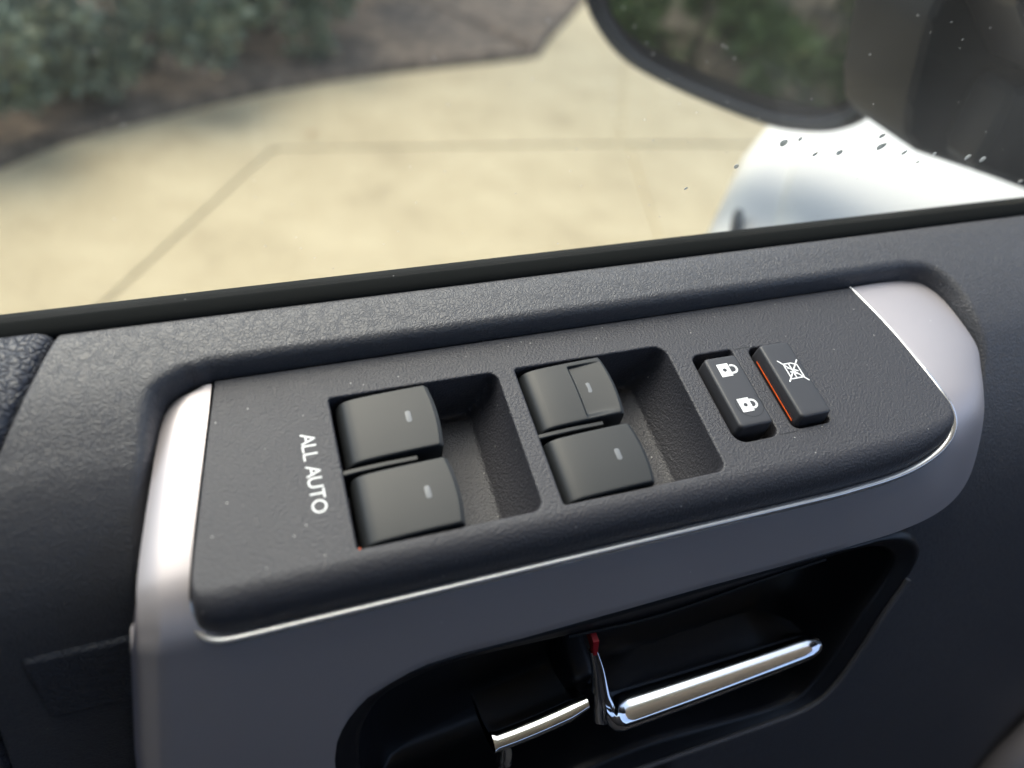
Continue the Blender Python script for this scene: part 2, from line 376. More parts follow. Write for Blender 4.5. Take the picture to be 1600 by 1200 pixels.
# unseen roof, pillars and dark cabin around the camera, added to shade the door
body('roof', rbox(-2.2, .60, -1.42, -.03, 1.60, 1.66, .02), M['paint'])
body('headliner', rbox(-2.2, .58, -1.36, -.05, 1.572, 1.598, .008), M['headliner'])
body('windshield_pillar', MB().loft(tube([(1.02, .085, 1.05), (.80, .03, 1.30), (.56, -.05, 1.60)], .060, 12), True, True, True), M['cabin'])
body('centre_pillar', rbox(-.72, -.56, -.10, .03, .3, 1.60, .02), M['cabin'])
body('rear_side', rbox(-2.2, -.73, -.06, .03, .3, 1.60, .02), M['cabin'])
body('tailgate', rbox(-2.28, -2.2, -1.42, .03, .3, 1.62, .02), M['cabin'])
body('far_side', rbox(-2.2, .9, -1.5, -1.43, .3, 1.38, .02), M['cabin'])  # unseen solid panel, its height set to limit light from that side
body('cabin_floor', rbox(-2.2, 1.1, -1.5, .02, .38, .44, .01), M['cabin'])
body('dashboard', rbox(.62, 1.15, -1.4, -.10, .45, 1.17, .05), M['cabin'])  # unseen, raised to block light from the windshield opening
def sbox(a): return rbox(a[0]-.35, a[1]-.35, a[2]-.55, a[3]-.55, a[4]+.44, a[5]+.44, a[6])
seat = body('seat', sbox((-.25, .30, -.27, .27, 0, .32, .05)), M['fabric'])
for nm, a in (('backrest', (-.42, -.25, -.27, .27, .25, .95, .05)), ('headrest', (-.44, -.34, -.14, .14, .97, 1.12, .03))):
    body(nm, sbox(a), M['fabric']).parent = seat

# ================================================================== THE DOOR (its own frame: x forward, y outboard, z off the switch plate)
door = car

# ---- switch plate -------------------------------------------------
# outer outline (x, y, drop below the plate top), from far left, down the left edge, along the near edge, up the right edge
OUT = [(-.0330, .0136, .0006), (-.0345, .004, .0006), (-.0378, -.016, .0006), (-.0412, -.0370, .0008), (-.0428, -.0470, .0015), (-.0437, -.0530, .0045), (-.0438, -.0565, .0075), (-.0430, -.0595, .0098), (-.0408, -.0616, .0112), (-.0370, -.0624, .0118), (-.030, -.0625, .0120)]
OUT_F = [(x, -.0625, .0120) for x in np.arange(-.02, .165, .01)]
OUT_R = [(.170, -.0621, .0120), (.180, -.0617, .0118), (.190, -.0608, .0112), (.1985, -.0592, .0100), (.2055, -.0570, .0082), (.2105, -.0543, .0060), (.2138, -.0505, .0036), (.2148, -.0455, .0018), (.2145, -.040, .0009), (.2142, -.033, .0006), (.2138, -.0249, .0006), (.2132, -.016, .0006), (.2122, -.0074, .0006), (.2106, .002, .0006), (.2084, .0136, .0006)]
OL = np.vstack([cr(OUT, 5)[:-1], cr([OUT[-1]]+OUT_F+[OUT_R[0]], 3)[:-1], cr(OUT_R, 6)])
far = np.array([(x, .0136, .0006) for x in np.linspace(.2084, -.0330, 40)[1:-1]])
LOOP = np.vstack([OL, far]); nL = len(LOOP)
CRL = cr([(-.0323, .0129), (-.0338, .004), (-.0371, -.016), (-.0405, -.0365), (-.0421, -.0460), (-.0426, -.0500), (-.0421, -.0520), (-.0410, -.0530), (-.0393, -.0535), (-.0355, -.0536), (-.0298, -.0536)], 5)[:-1]
tan = np.roll(LOOP[:, :2], -1, 0)-np.roll(LOOP[:, :2], 1, 0); tan /= np.linalg.norm(tan, axis=1)[:, None]
inn = np.stack([-tan[:, 1], tan[:, 0]], 1)                      # inward for this counter-clockwise loop
def crest_rows(loop, inn, nseg=14, skirt=.004):
    rows = []
    for k in range(nseg+1):
        a = math.pi/2*k/nseg; h = np.maximum(loop[:, 2], .0006)*np.interp(loop[:, 2], [0, .004, .012], [1.05, .9, .74])
        c0 = loop[:, :2]+inn*h[:, None]; c0[:len(CRL)] = CRL
        xy = c0+(loop[:, :2]-c0)*math.sin(a); z = -loop[:, 2]*(1-math.cos(a))
        rows.append(np.c_[xy, z])
    rows.append(np.c_[loop[:, :2], -loop[:, 2]-skirt]); return rows
rows = crest_rows(LOOP, inn)
crest = rows[0]
WELLS = [dict(x0=0, x1=.0553, y0=-.0520, y1=0, r=(.0035, .0035, .0010, .0010), deep=.0215, g=.0070),
         dict(x0=.0617, x1=.1180, y0=-.0520, y1=0, r=(.0035, .0050, .0010, .0010), deep=.0215, g=.0070),
         dict(x0=.1260, x1=.1426, y0=-.0438, y1=-.0066, r=(.0035, .0012, .0030, .0045), deep=.010, g=0),
         dict(x0=.1488, x1=.1640, y0=-.0428, y1=-.0075, r=(.0020, .0020, .0028, .0028), deep=.010, g=0)]
pm = MB(); pm.loft([list(r) for r in rows], True, flip=False)
bm = bmesh.new()
def addloop(pts, z=0.):
    vv = [bm.verts.new((p[0], p[1], z)) for p in pts]; return [bm.edges.new((vv[i], vv[(i+1) % len(vv)])) for i in range(len(vv))]
ed = addloop(crest[:, :2])
FIL = .0007
for W in WELLS:
    top = rrect(W['x0']-FIL, W['x1']+FIL, W['y0']-FIL, W['y1']+FIL, [q+FIL for q in W['r']], 8)
    ed += addloop(top); wr = []
    def ring(i, z, gx=0, W=W):
        return [(p[0], p[1], z) for p in rrect(W['x0']+i, W['x1']-i-gx, W['y0']+i, W['y1']-i, [max(q-i, .0004) for q in W['r']], 8)]
    for k in range(6):
        a = math.pi/2*k/5; wr.append(ring(-FIL*(1-math.sin(a)), -FIL*(1-math.cos(a))))
    D = W['deep']
    for t in np.linspace(.1, 1, 14):
        gx = W['g']*(t**2.2); wr.append(ring(.0006*t, -FIL-(D-FIL-.0015)*t, gx))
    gx = W['g']
    for k in range(1, 5):
        a = math.pi/2*k/4; wr.append(ring(.0006+.0015*(1-math.cos(a)), -D+.0015-.0015*math.sin(a), gx+.003*(1-math.cos(a))))
    pm.loft(wr, True, cap1=True, flip=True)
bmesh.ops.triangle_fill(bm, use_beauty=True, use_dissolve=False, edges=ed)
b0 = len(pm.v); bm.verts.ensure_lookup_table(); bm.verts.index_update()
pm.v.extend([tuple(v.co) for v in bm.verts]); pm.f.extend([tuple(b0+v.index for v in (f.verts if f.normal.z >= 0 else reversed(f.verts))) for f in bm.faces]); bm.free()
plate = pm.build('switch_plate', M['plate'], door, sharp=50)

# ridges between the paired window switches, and the seam of the lock switch insert
for x0 in (0, .0617):
    rr = [[(x, -.0274, -.016), (x, -.0274, z), (x, -.0271, z+.0003), (x, -.0260, z+.0003), (x, -.0257, z), (x, -.0257, -.016)] for x, z in ((x0-.0003, -.0020), (x0+.004, -.0014), (x0+.012, -.0008), (x0+.0225, -.0006))]
    MB().loft(rr, flip=True).poly(rr[-1]).build('divider', M['cap'], plate)
for y, xa, xb in ((-.0068, .1440, .1500), (-.0437, .1425, .1500)):
    MB().poly([(xa, y-.00018, .00006), (xb, y-.00018, .00006), (xb, y+.00018, .00006), (xa, y+.00018, .00006)]).build('seam', M['black'], plate)

# ---- lettering and symbols drawn as rounded strokes ----------------
def stroke(mb, path, wd, zf, closed=False, n=6):
    P = np.asarray(path, float)
    if closed: P = np.vstack([P, P[:1]])
    Lf, Rt = [], []
    for i in range(len(P)):
        if closed: t = P[(i+1) % (len(P)-1)]-P[(i-1) % (len(P)-1)]
        else: t = P[min(i+1, len(P)-1)]-P[max(i-1, 0)]
        t = t/np.linalg.norm(t); nn = np.array([-t[1], t[0]])*wd/2; Lf.append(P[i]+nn); Rt.append(P[i]-nn)
    b = len(mb.v)
    for a, c in zip(Lf, Rt): mb.v += [(a[0], a[1], zf(*a)), (c[0], c[1], zf(*c))]
    for i in range(len(P)-1): mb.f.append((b+2*i+1, b+2*i+3, b+2*i+2, b+2*i))
    if not closed:
        for e, t in ((P[0], P[0]-P[1]), (P[-1], P[-1]-P[-2])):
            a0 = math.atan2(t[1], t[0])-math.pi/2
            pts = [e+wd/2*np.array([math.cos(a0+math.pi*k/n), math.sin(a0+math.pi*k/n)]) for k in range(n+1)]
            mb.poly([(p[0], p[1], zf(*p)) for p in pts])
def arc(cx, cy, rx, ry, a0, a1, n=14): return [(cx+rx*math.cos(math.radians(a0+(a1-a0)*k/n)), cy+ry*math.sin(math.radians(a0+(a1-a0)*k/n))) for k in range(n+1)]
GL = {'A': (.74, [[(0, 0), (.37, 1), (.74, 0)], [(.15, .34), (.59, .34)]]), 'L': (.46, [[(0, 1), (0, 0), (.46, 0)]]),
      'U': (.66, [[(0, 1), (0, .34)]+arc(.33, .34, .33, .34, 180, 360)+[(.66, 1)]]), 'T': (.62, [[(0, 1), (.62, 1)], [(.31, 1), (.31, 0)]]),
      'O': (.84, [arc(.42, .5, .42, .5, 0, 360, 28)])}
let = MB(); pen = 0.; h = .0038; sx = .0044; zf = lambda x, y: .00006
adv = []
for ch in 'ALL AUTO':
    if ch == ' ': pen += .34; continue
    wd, ss = GL[ch]
    for s in ss:
        pts = [(-.0101+.00035*(pen+px)*.08+py*h, -.0120-(pen+px)*sx) for px, py in s]
        dense = [pts[0]]
        for p in pts[1:]: dense.append(p)
        cl = ch == 'O'
        if len(dense) <= 3 and not cl:
            for a, c in zip(dense[:-1], dense[1:]): stroke(let, [a, c], .00056, zf)
        else: stroke(let, dense[:-1] if cl else dense, .00056, zf, cl)
    pen += wd+(.20 if ch != 'A' else .17)
TEXT_LEN = pen*sx
let.build('lettering', M['white'], plate, smooth=False)

# ---- window switches ------------------------------------------------
def window_switch(xa, y0, y1, scoop=False):
    """rocker cap from xa, 29 mm long, crowned; y0 near side, y1 far side"""
    nx, ny = 44, 30; Ln = .0285
    zx = lambda t: np.interp(t, [0, .015, .04, .08, .13, .2, .35, .6, .8, 1.], [-.0060, -.0040, -.0026, -.0014, -.0007, -.0002, .0003, .0008, .0011, .0013])
    tt = np.unique(np.r_[np.linspace(0, .2, 14), np.linspace(.2, .97, nx-18), .98, .99, 1.])
    if scoop: tt = np.unique(np.r_[tt, .575, .58, .588, .597, .61])
    zs = cr([(t, zx(t)) for t in (0, .015, .04, .08, .13, .2, .35, .6, .8, 1.)], 6)
    rows = []
    vv = np.unique(np.r_[0, .006, .015, .03, np.linspace(.05, .95, ny-8), .97, .985, .994, 1.])
    if scoop: vv = np.unique(np.r_[vv, .90, .905, .925, .93, .07, .10])
    def bul(v): return .0011*(1-(2*v-1)**2)
    front = [(.0, .0), (.0003, -.00015), (.00042, -.0005), (.00036, -.0009), (.00075, -.00095), (.00115, -.0011), (.00128, -.0016), (.0010, -.003), (.0002, -.006), (-.001, -.012)]
    for v in vv:
        ed = min(v, 1-v)*(y1-y0); er = .0005
        dz = -(er-math.sqrt(max(er*er-(er-min(ed, er))**2, 0)))
        row = []
        for t in tt:
            x = xa+t*(Ln+bul(v)*sstep((t-.3)/.7)); z = float(np.interp(t, zs[:, 0], zs[:, 1]))+dz+.0003*(1-(2*v-1)**2)
            if scoop:
                a = sstep((t-.58)/.03)*(1-((t-.58)/.42)**1.5 if t > .58 else 0)
                b = sstep((.928-v)/.022)*sstep((v-.015)/.10)
                z -= .0011*float(max(a, 0))*float(b)
            row.append((x, y0+v*(y1-y0), z))
        e = row[-1]
        for fx, fz in front[1:]: row.append((e[0]+fx, e[1], e[2]+fz))
        rows.append(row)
    mb = MB(); mb.loft(rows)
    for r, fl in ((rows[0], True), (rows[-1], False)):       # flat dark sides
        low = [(p[0], p[1], -.014) for p in r]; mb.loft([r, low], flip=not fl)
    r0 = [r[0] for r in rows]; mb.loft([r0, [(p[0], p[1], -.014) for p in r0]], flip=False)
    cap = mb.build('window_switch', M['cap'], door, sharp=42)
    # small illuminated mark
    cx, cy = xa+.0214, (y0+y1)/2+.0005; lx, ly = .00085, .0021
    def ztop(x, y):
        t = (x-xa)/(Ln+.0011); v = (y-y0)/(y1-y0); z = float(np.interp(t, zs[:, 0], zs[:, 1]))+.0003*(1-(2*v-1)**2)
        if scoop: z -= .0011*max(float(sstep((t-.58)/.03))*(1-((t-.58)/.42)**1.5), 0)
        return z
    lp = rrect(cx-lx, cx+lx, cy-ly, cy+ly, .00075, 5)
    MB().loft([[(p[0], p[1], ztop(*p)-.0004) for p in lp], [(p[0], p[1], ztop(*p)+.00002) for p in lp], [((p[0]-cx)*.85+cx, (p[1]-cy)*.93+cy, ztop(*p)+.00005) for p in lp]], True, cap1=True).build('indicator', M['lens'], cap)
    return cap
window_switch(.0014, -.0245, -.0014)
window_switch(.0014, -.0512, -.0288)
window_switch(.0627, -.0250, -.0014, True)
window_switch(.0627, -.0512, -.0290)
# speck of orange at the near left corner of the left well
MB().loft([[(p[0], p[1], z) for p in rrect(.0004, .0009, -.0518, -.0513, .0002, 4)] for z in (-.004, -.0008)], True, cap1=True).build('orange_speck', M['orange'], plate)

# ---- lock switches ---------------------------------------------------
def rocker(name, x0, x1, y0, y1, zt, r, mt, sidel=.0, dip=.0):
    n = 7
    def rg(i, z): return [(p[0], p[1], z+dip*(1-((p[1]-(y0+y1)/2)/((y1-y0)/2))**2)*-1) for p in rrect(x0+i, x1-i, y0+i, y1-i, max(r-i, .0003), n)]
    f = .0010; rows = [rg(-sidel-.0004, -.009), rg(-.0002, zt-.0025)]
    for k in range(8):
        a = math.pi/2*k/7; rows.append(rg(f*(1-math.cos(a)), zt-f+f*math.sin(a)))
    for i in (.002, .0035, .0055): rows.append(rg(i, zt+.00002))
    return MB().loft(rows, True, cap1=True).build(name, mt, door, sharp=50)
LS = rocker('lock_switch', .1280, .1410, -.0400, -.0107, .0030, .0016, M['switch'])
WS = rocker('window_lock_switch', .1510, .1634, -.0410, -.0092, .0038, .0016, M['switch'], .0004)
def icon_lock(cx, cy, z, open_=False):
    mb = MB(); zf = lambda x, y: z; b = .0026
    # body with a keyhole, letter-up towards +x
    outer = rrect(cx-b*.95, cx+b*.75, cy-b*1.05, cy+b*1.05, .0002, 2); kx, ky = cx-.0002, cy
    inner = [(kx+.00075*math.cos(a), ky+.00075*math.sin(a)) for a in np.linspace(0, 2*math.pi, 12, endpoint=False)]
    bm = bmesh.new(); E_ = []
    for lp in (outer, inner):
        vv = [bm.verts.new((p[0], p[1], z)) for p in lp]; E_ += [bm.edges.new((vv[i], vv[(i+1) % len(vv)])) for i in range(len(vv))]
    bmesh.ops.triangle_fill(bm, use_beauty=True, edges=E_); bm.verts.index_update(); b0 = len(mb.v)
    mb.v += [tuple(v.co) for v in bm.verts]; mb.f += [tuple(b0+v.index for v in (f.verts if f.normal.z >= 0 else reversed(f.verts))) for f in bm.faces]; bm.free()
    sx_ = cx+b*.75; o = .0006 if open_ else 0
    if open_: stroke(mb, [(sx_-.0002, cy-.0016), (sx_+.0009, cy-.0016)]+arc(sx_+.0009, cy, .0016, .0016, -90, 100, 12), .00080, zf)
    else: stroke(mb, [(sx_-.0002, cy-.0016)]+arc(sx_+.0004, cy, .0016, .0016, -90, 90, 12)+[(sx_-.0002, cy+.0016)], .00080, zf)
    return mb
icon_lock(.1338, -.0168, .00310, True).build('unlock_symbol', M['white'], LS, smooth=False)
icon_lock(.1343, -.0318, .00310).build('lock_symbol', M['white'], LS, smooth=False)
ringp = [(.1356+.0050*math.cos(a), -.0318+.0050*math.sin(a)) for a in np.linspace(math.radians(150), math.radians(400), 40)]
mbr = MB(); stroke(mbr, ringp, .00022, lambda x, y: .00306); mbr.build('ring_groove', M['black'], LS, smooth=False)
ws = MB(); zf = lambda x, y: .00390; cx, cy, q = .1582, -.0222, 1.25
for p in ([(-.0019, .0025), (.0006, .0025), (.0022, .0016), (.0022, -.0027), (-.0019, -.0027), (-.0019, .0025)], [(-.0030, .0038), (.0030, -.0040)], [(.0030, .0032), (-.0030, -.0034)],
          [(-.0002, .0024), (-.0002, -.0026)], [(-.0012, .0010), (.0014, -.0004)], [(-.001, -.0004), (.0012, -.0016)]):
    for a, c in zip(p[:-1], p[1:]): stroke(ws, [(cx+a[0]*q, cy+a[1]*q), (cx+c[0]*q, cy+c[1]*q)], .00052, zf)
ws.build('window_symbol', M['white'], WS, smooth=False)
MB().loft([[(.15050, y, -.0008), (.15030, y, -.0008), (.15030, y, -.00125), (.15050, y, -.00125)] for y in (-.0390, -.0130)], True, True, True).build('orange_stripe', M['orange'], WS)

# ---- soft door trim around the switch pod ----------------------------
PL = cr([(.0348, .0045), (.0345, .0068), (.029, .0077), (.020, .0073), (.012, .0064), (.004, .0046), (-.004, .0020), (-.012, -.0012), (-.020, -.0065), (-.028, -.0138), (-.036, -.0235), (-.042, -.034), (-.047, -.046), (-.053, -.062), (-.062, -.085), (-.075, -.118), (-.10, -.18), (-.13, -.27)], 6)
PR = cr([(.0348, .0045), (.0345, .0068), (.029, .0077), (.020, .0073), (.012, .0066), (.003, .0051), (-.007, .0025), (-.017, -.0015), (-.028, -.009), (-.039, -.018), (-.050, -.029), (-.060, -.042), (-.070, -.058), (-.081, -.078), (-.095, -.104), (-.110, -.132), (-.135, -.18), (-.18, -.27)], 6)
def arclen(P): return np.r_[0, np.cumsum(np.linalg.norm(np.diff(P, axis=0), axis=1))]
sL, sR = arclen(PL)/arclen(PL)[-1], arclen(PR)/arclen(PR)[-1]
SS = np.unique(np.r_[np.linspace(0, .07, 40), np.linspace(.07, .5, 170), np.linspace(.5, 1, 90)])
def base(x, s):
    k = float(sstep((x+.05)/.25))
    a = np.array([np.interp(s, sL, PL[:, 0]), np.interp(s, sL, PL[:, 1])]); b = np.array([np.interp(s, sR, PR[:, 0]), np.interp(s, sR, PR[:, 1])])
    return a*(1-k)+b*k
# pod outline (3D), clockwise from far left; used to press the pocket into the trim
PODL = [(-.034, .0150, 0), (-.040, .0142, 0), (-.0452, .0126, 0), (-.0487, .0095, 0), (-.0505, .005, 0), (-.0522, -.006, 0), (-.0545, -.020, -.001), (-.0572, -.040, -.003), (-.0590, -.052, -.010), (-.061, -.058, -.02), (-.0645, -.068, -.034), (-.070, -.080, -.05), (-.078, -.098, -.08), (-.092, -.125, -.16)]
PODR = [(.215, .0150, 0), (.233, .0150, 0), (.2435, .0118, 0), (.2485, .0030, 0), (.2500, -.009, -.001), (.2505, -.0216, -.0035), (.2490, -.0305, -.006), (.2462, -.0395, -.012), (.2440, -.0490, -.020), (.2405, -.0590, -.030), (.232, -.068, -.036), (.222, -.075, -.043), (.2135, -.083, -.054), (.2030, -.0950, -.0770), (.1860, -.1140, -.1150), (.160, -.121, -.124), (.12, -.119, -.122)]
def s_of(x, y, z):
    k = np.linspace(0, 1, 400); p = np.array([base(x, q) for q in k]); return k[np.argmin((p[:, 0]-y)**2+(p[:, 1]-z)**2)]
SCL = arclen(PL)[-1]
def to_xs(P): return [(p[0], s_of(*p)*SCL) for p in P]
podl, podr = to_xs(cr(PODL, 3)), to_xs(cr(PODR, 3))
POLY = np.array(podl[::-1]+podr+[(podr[-1][0], .9), (podl[-1][0], .9)])
def sdist(X, S):
    """signed distance (outside positive) of many points to POLY"""
    p = np.stack([X, S], -1); n = len(POLY); dmin = np.full(X.shape, 1e9); ins = np.zeros(X.shape, bool)
    for i in range(n):
        a, b = POLY[i], POLY[(i+1) % n]; ab = b-a; ap = p-a
        t = np.clip((ap@ab)/max(ab@ab, 1e-12), 0, 1); d = np.linalg.norm(ap-t[..., None]*ab, axis=-1); dmin = np.minimum(dmin, d)
        c = ((a[1] > S) != (b[1] > S))
        xi = a[0]+(S-a[1])*(b[0]-a[0])/((b[1]-a[1]) if abs(b[1]-a[1]) > 1e-12 else 1e-12)
        ins ^= c & (X < xi)
    return np.where(ins, -dmin, dmin)
def seam_x(y): return np.interp(y, [-.30, -.03, -.0012, .0104, .0304, .05], [-.20, -.1040, -.0903, -.0853, -.0776, -.071])
def trim_grid(x_of, nx, extra):
    """grid over (column, s); x_of(col, y) gives x"""
    G = np.zeros((nx, len(SS), 3))
    for j, s in enumerate(SS):
        y0, z0 = base(-.08, s)
        for i in range(nx):
            x = x_of(i, y0); y, z = base(x, s); G[i, j] = (x, y, z)
    du = np.gradient(G, axis=0); dv = np.gradient(G, axis=1); nn = np.cross(du, dv); nn /= np.linalg.norm(nn, axis=-1)[..., None]
    if nn[nx//2, 60, 2] < 0: nn = -nn
    S = np.broadcast_to(SS*SCL, G.shape[:2]); d = sdist(G[..., 0], S)
    r = .0040; e = np.clip((r-d)/r, 0, 1); drop = r*1.25*(1-np.sqrt(np.maximum(1-(e*.995)**2, 0)))
    drop = np.where(d < 0, r*1.25+np.minimum(-d*3, .022), drop)
    off = -drop+extra(G); return G+nn*off[..., None]
def xmain(i, y):
    return seam_x(y)+.0007+cols[i]
cols = np.unique(np.r_[0, .0003, .0007, .0012, .002, .003, np.linspace(.004, .075, 72), np.linspace(.075, .275, 90), np.linspace(.275, .385, 110), np.linspace(.385, .62, 60)])
def ex_main(G):
    d = G[..., 0]-seam_x(G[..., 1])-.0007; return -.0014*(1-np.sqrt(np.clip(1-(1-np.clip(d/.0016, 0, 1))**2, 0, 1)))-.006*(d < .0001)
G = trim_grid(xmain, len(cols), ex_main)
MB().loft(list(G), flip=False).build('door_trim', M['trim'], door, sharp=75)
pc = np.unique(np.r_[-.004, 0, .0003, .0008, .0015, .0025, .004, np.linspace(.006, .25, 60)])
def ex_pad(G):
    d = seam_x(G[..., 1])-.0003-G[..., 0]; return -.0030*(1-np.sqrt(np.clip(1-(1-np.clip(d/.005, 0, 1))**2, 0, 1)))+.0012-.0030*(d < -.001)
G2 = trim_grid(lambda i, y: seam_x(y)-.0003-pc[i], len(pc), ex_pad)
MB().loft(list(G2), flip=True).build('padded_trim', M['pad'], door, sharp=75)
# blank cover let into the trim at lower left
cv = []
cs0, cs1 = s_of(-.08, -.0470, -.040), s_of(-.08, -.0575, -.068)
nu, nv = 26, 20
for i in range(nu):
    row = []
    for j in range(nv):
        a, b = i/(nu-1), j/(nv-1)
        x = -.0985+.0385*a; s = cs0+(cs1-cs0)*b-.0*a
        y, z = base(x, s); y2, z2 = base(x, s+.002); t = np.array([y2-y, z2-z]); t /= np.linalg.norm(t); nrm = np.array([t[1], -t[0]])
        ed = min(a*.0385, b*.030, (1-b)*.030); rr = .0012
        cxy = min(a*.0385, .004), min(min(b, 1-b)*.030, .004)
        cd = .004-math.hypot(.004-cxy[0], .004-cxy[1])
        o_ = .0013-.0026*(1-math.sqrt(max(1-(1-min(max(cd, 0)/rr, 1))**2, 0)))
        if cd < 0: o_ = -.0016
        row.append((x, y+nrm[0]*o_, z+nrm[1]*o_))
    cv.append(row)
MB().loft(cv, flip=False).build('blank_cover', M['cover'], door, sharp=70)

# ---- silver bezel ------------------------------------------------------
def face_y(z): return -.0625+.5*(z+.012)
bz = MB()
# (a) left strip, bending over the front edge into the left leg
path = cr([(.0128, -.0006), (.008, -.0006), (-.010, -.0006), (-.030, -.0008), (-.044, -.0016), (-.0508, -.0030), (-.0560, -.0058), (-.0600, -.0092), (-.0630, -.0130), (-.0655, -.0180), (-.0705, -.0280), (-.0780, -.0430), (-.0900, -.0670), (-.1050, -.0970), (-.1250, -.1370)], 6)
xl = lambda y: np.interp(-y, [-.0128, -.0105, -.006, 0, .010, .025, .040, .052, .060, .0798, .12], [-.0395, -.0462, -.0488, -.0503, -.0520, -.0543, -.0566, -.0580, -.0600, -.0690, -.0830])
def plate_left(y): return np.interp(-y, [-.0136, -.004, .016, .037, .047, .053, .0565, .0600, .0618, .0632, .066], [-.0338, -.0352, -.0385, -.0420, -.0436, -.0445, -.0447, -.0435, -.041, -.0172, -.0172])
rowsA = []
tp = np.gradient(path, axis=0); tp /= np.linalg.norm(tp, axis=1)[:, None]; npth = np.stack([tp[:, 1], -tp[:, 0]], 1); npth = np.where((npth[:, 1] < 0)[:, None], -npth, npth)
for (y, z), nr in zip(path, npth):
    a = xl(y); b = plate_left(y); row = []
    cw = np.interp(-y, [0, .045, .06, .12], [.0062, .0070, .0072, .0072])
    cw = min(cw, (b-a)*.6)
    for k in range(4): row.append((a+.0004*k-.0012, y-nr[0]*(.014-.0035*k), z-nr[1]*(.014-.0035*k)))
    for k in range(9):                                   # rounded shoulder then a soft chamfer
        q = k/8; off = -(.0034+.0014*float(sstep((-y-.045)/.02)))*(1-q)**(1.7-.6*float(sstep((-y-.045)/.02))); row.append((a+cw*q, y+nr[0]*off, z+nr[1]*off))
    for q in np.linspace(0, 1, 14)[1:]: row.append((a+cw+(b-a-cw)*q, y+nr[0]*.00015*math.sin(math.pi*q), z+nr[1]*.00015*math.sin(math.pi*q)))
    rowsA.append(row)
bz.loft(rowsA, flip=False)
# (b) front band between the lip and the handle opening
xh = np.array([-.0172, -.0168, -.0160, -.0144, -.0122, -.0096, -.0064, -.0031, .0045, .0105, .0162, .0277, .0476, .0682, .0855, .1129, .1413, .160, .172])
zh = np.array([-.130, -.080, -.068, -.0611, -.0566, -.0528, -.0494, -.0466, -.0434, -.0413, -.0399, -.0393, -.0397, -.0393, -.0391, -.0385, -.0383, -.0378, -.0376])
rowsB = []
for x, zb in zip(xh, zh):
    row = []
    for q in np.linspace(0, 1, 12): z = -.0126+(zb+.0126)*q; row.append((x, face_y(z)+.0003*0, z))
    for k in range(1, 7):                                # rolled edge into the opening
        a = math.pi/2*k/6; r = .003; row.append((x, face_y(zb)-.0*k+r*(1-math.cos(a)), zb-r*.9*math.sin(a)))
    row.append((x, row[-1][1]+.010, row[-1][2]))
    rowsB.append(row)
bz.loft(rowsB, flip=True)
# (c) right cap wrapping down the end of the pod
ST = [((.2090, .0136, -.0004), (.2230, .0138, .0002), (.2350, .0138, -.0012)),
      ((.2118, .0000, -.0004), (.2300, .0060, .0006), (.2428, .0110, -.0012)),
      ((.2130, -.0074, -.0004), (.2330, -.0020, .0008), (.2473, .0023, -.0016)),
      ((.2140, -.0180, -.0004), (.2350, -.0145, .0010), (.2485, -.0110, -.0024)),
      ((.2146, -.0249, -.0004), (.2390, -.0240, .0008), (.2492, -.0216, -.0045)),
      ((.2150, -.0340, -.0005), (.2405, -.0325, .0002), (.2480, -.0295, -.0085)),
      ((.2154, -.0420, -.0012), (.2385, -.0420, -.0010), (.2455, -.0388, -.0145)),
      ((.2154, -.0485, -.0030), (.2350, -.0505, -.0050), (.2432, -.0485, -.0225)),
      ((.2125, -.0540, -.0062), (.2285, -.0580, -.0130), (.2395, -.0587, -.0310)),
      ((.2060, -.0580, -.0092), (.2180, -.0640, -.0200), (.2290, -.0670, -.0350)),
      ((.1970, -.0606, -.0110), (.2060, -.0672, -.0225), (.2140, -.0722, -.0360)),
      ((.1850, -.0620, -.0122), (.1900, -.0684, -.0245), (.1950, -.0746, -.0372)),
      ((.1720, -.0627, -.0126), (.1720, -.0689, -.0251), (.1720, -.0753, -.0376))]
cI, cM, cQ = (cr([s[k] for s in ST], 6) for k in range(3))
rowsC = []
for I, Mm, Q in zip(cI, cM, cQ):
    row = [(1-t)**2*I+2*t*(1-t)*Mm+t*t*Q for t in np.linspace(0, 1, 18)]
    e = row[-1]; dd = e-row[-3]; dd /= np.linalg.norm(dd)
    for k in range(1, 5): row.append(e+np.array([-.0004*k, .0022*k, -.0020*k]))
    rowsC.append(row)
bz.loft(rowsC, flip=False)
bezel = bz.build('silver_bezel', M['silver'], door, sharp=48)
# rounded lip, its highlight coloured in, that frames the plate along its near and right edges
i0 = 26
lpo, lpi, lpd = OL[i0:, :2], inn[i0:len(OL)], OL[i0:, 2]
wl = np.interp(np.arange(len(lpo)), [0, 10, len(lpo)-62, len(lpo)-30, len(lpo)-1], [.0006, .0023, .0023, .0013, .0007])
LPR = [(.0001, -.003), (.0001, -.0001), (.10, .0001), (.5, .00022), (.85, .00034), (.96, .00020), (1.04, -.0004), (1.05, -.002)]
MB().loft([[(p[0]-n_[0]*(k*w_+.0001), p[1]-n_[1]*(k*w_+.0001), -d_+dz-.0001) for p, n_, d_, w_ in zip(lpo, lpi, lpd, wl)] for k, dz in LPR], flip=True).build('bezel_lip', M['lip'], bezel, sharp=60)

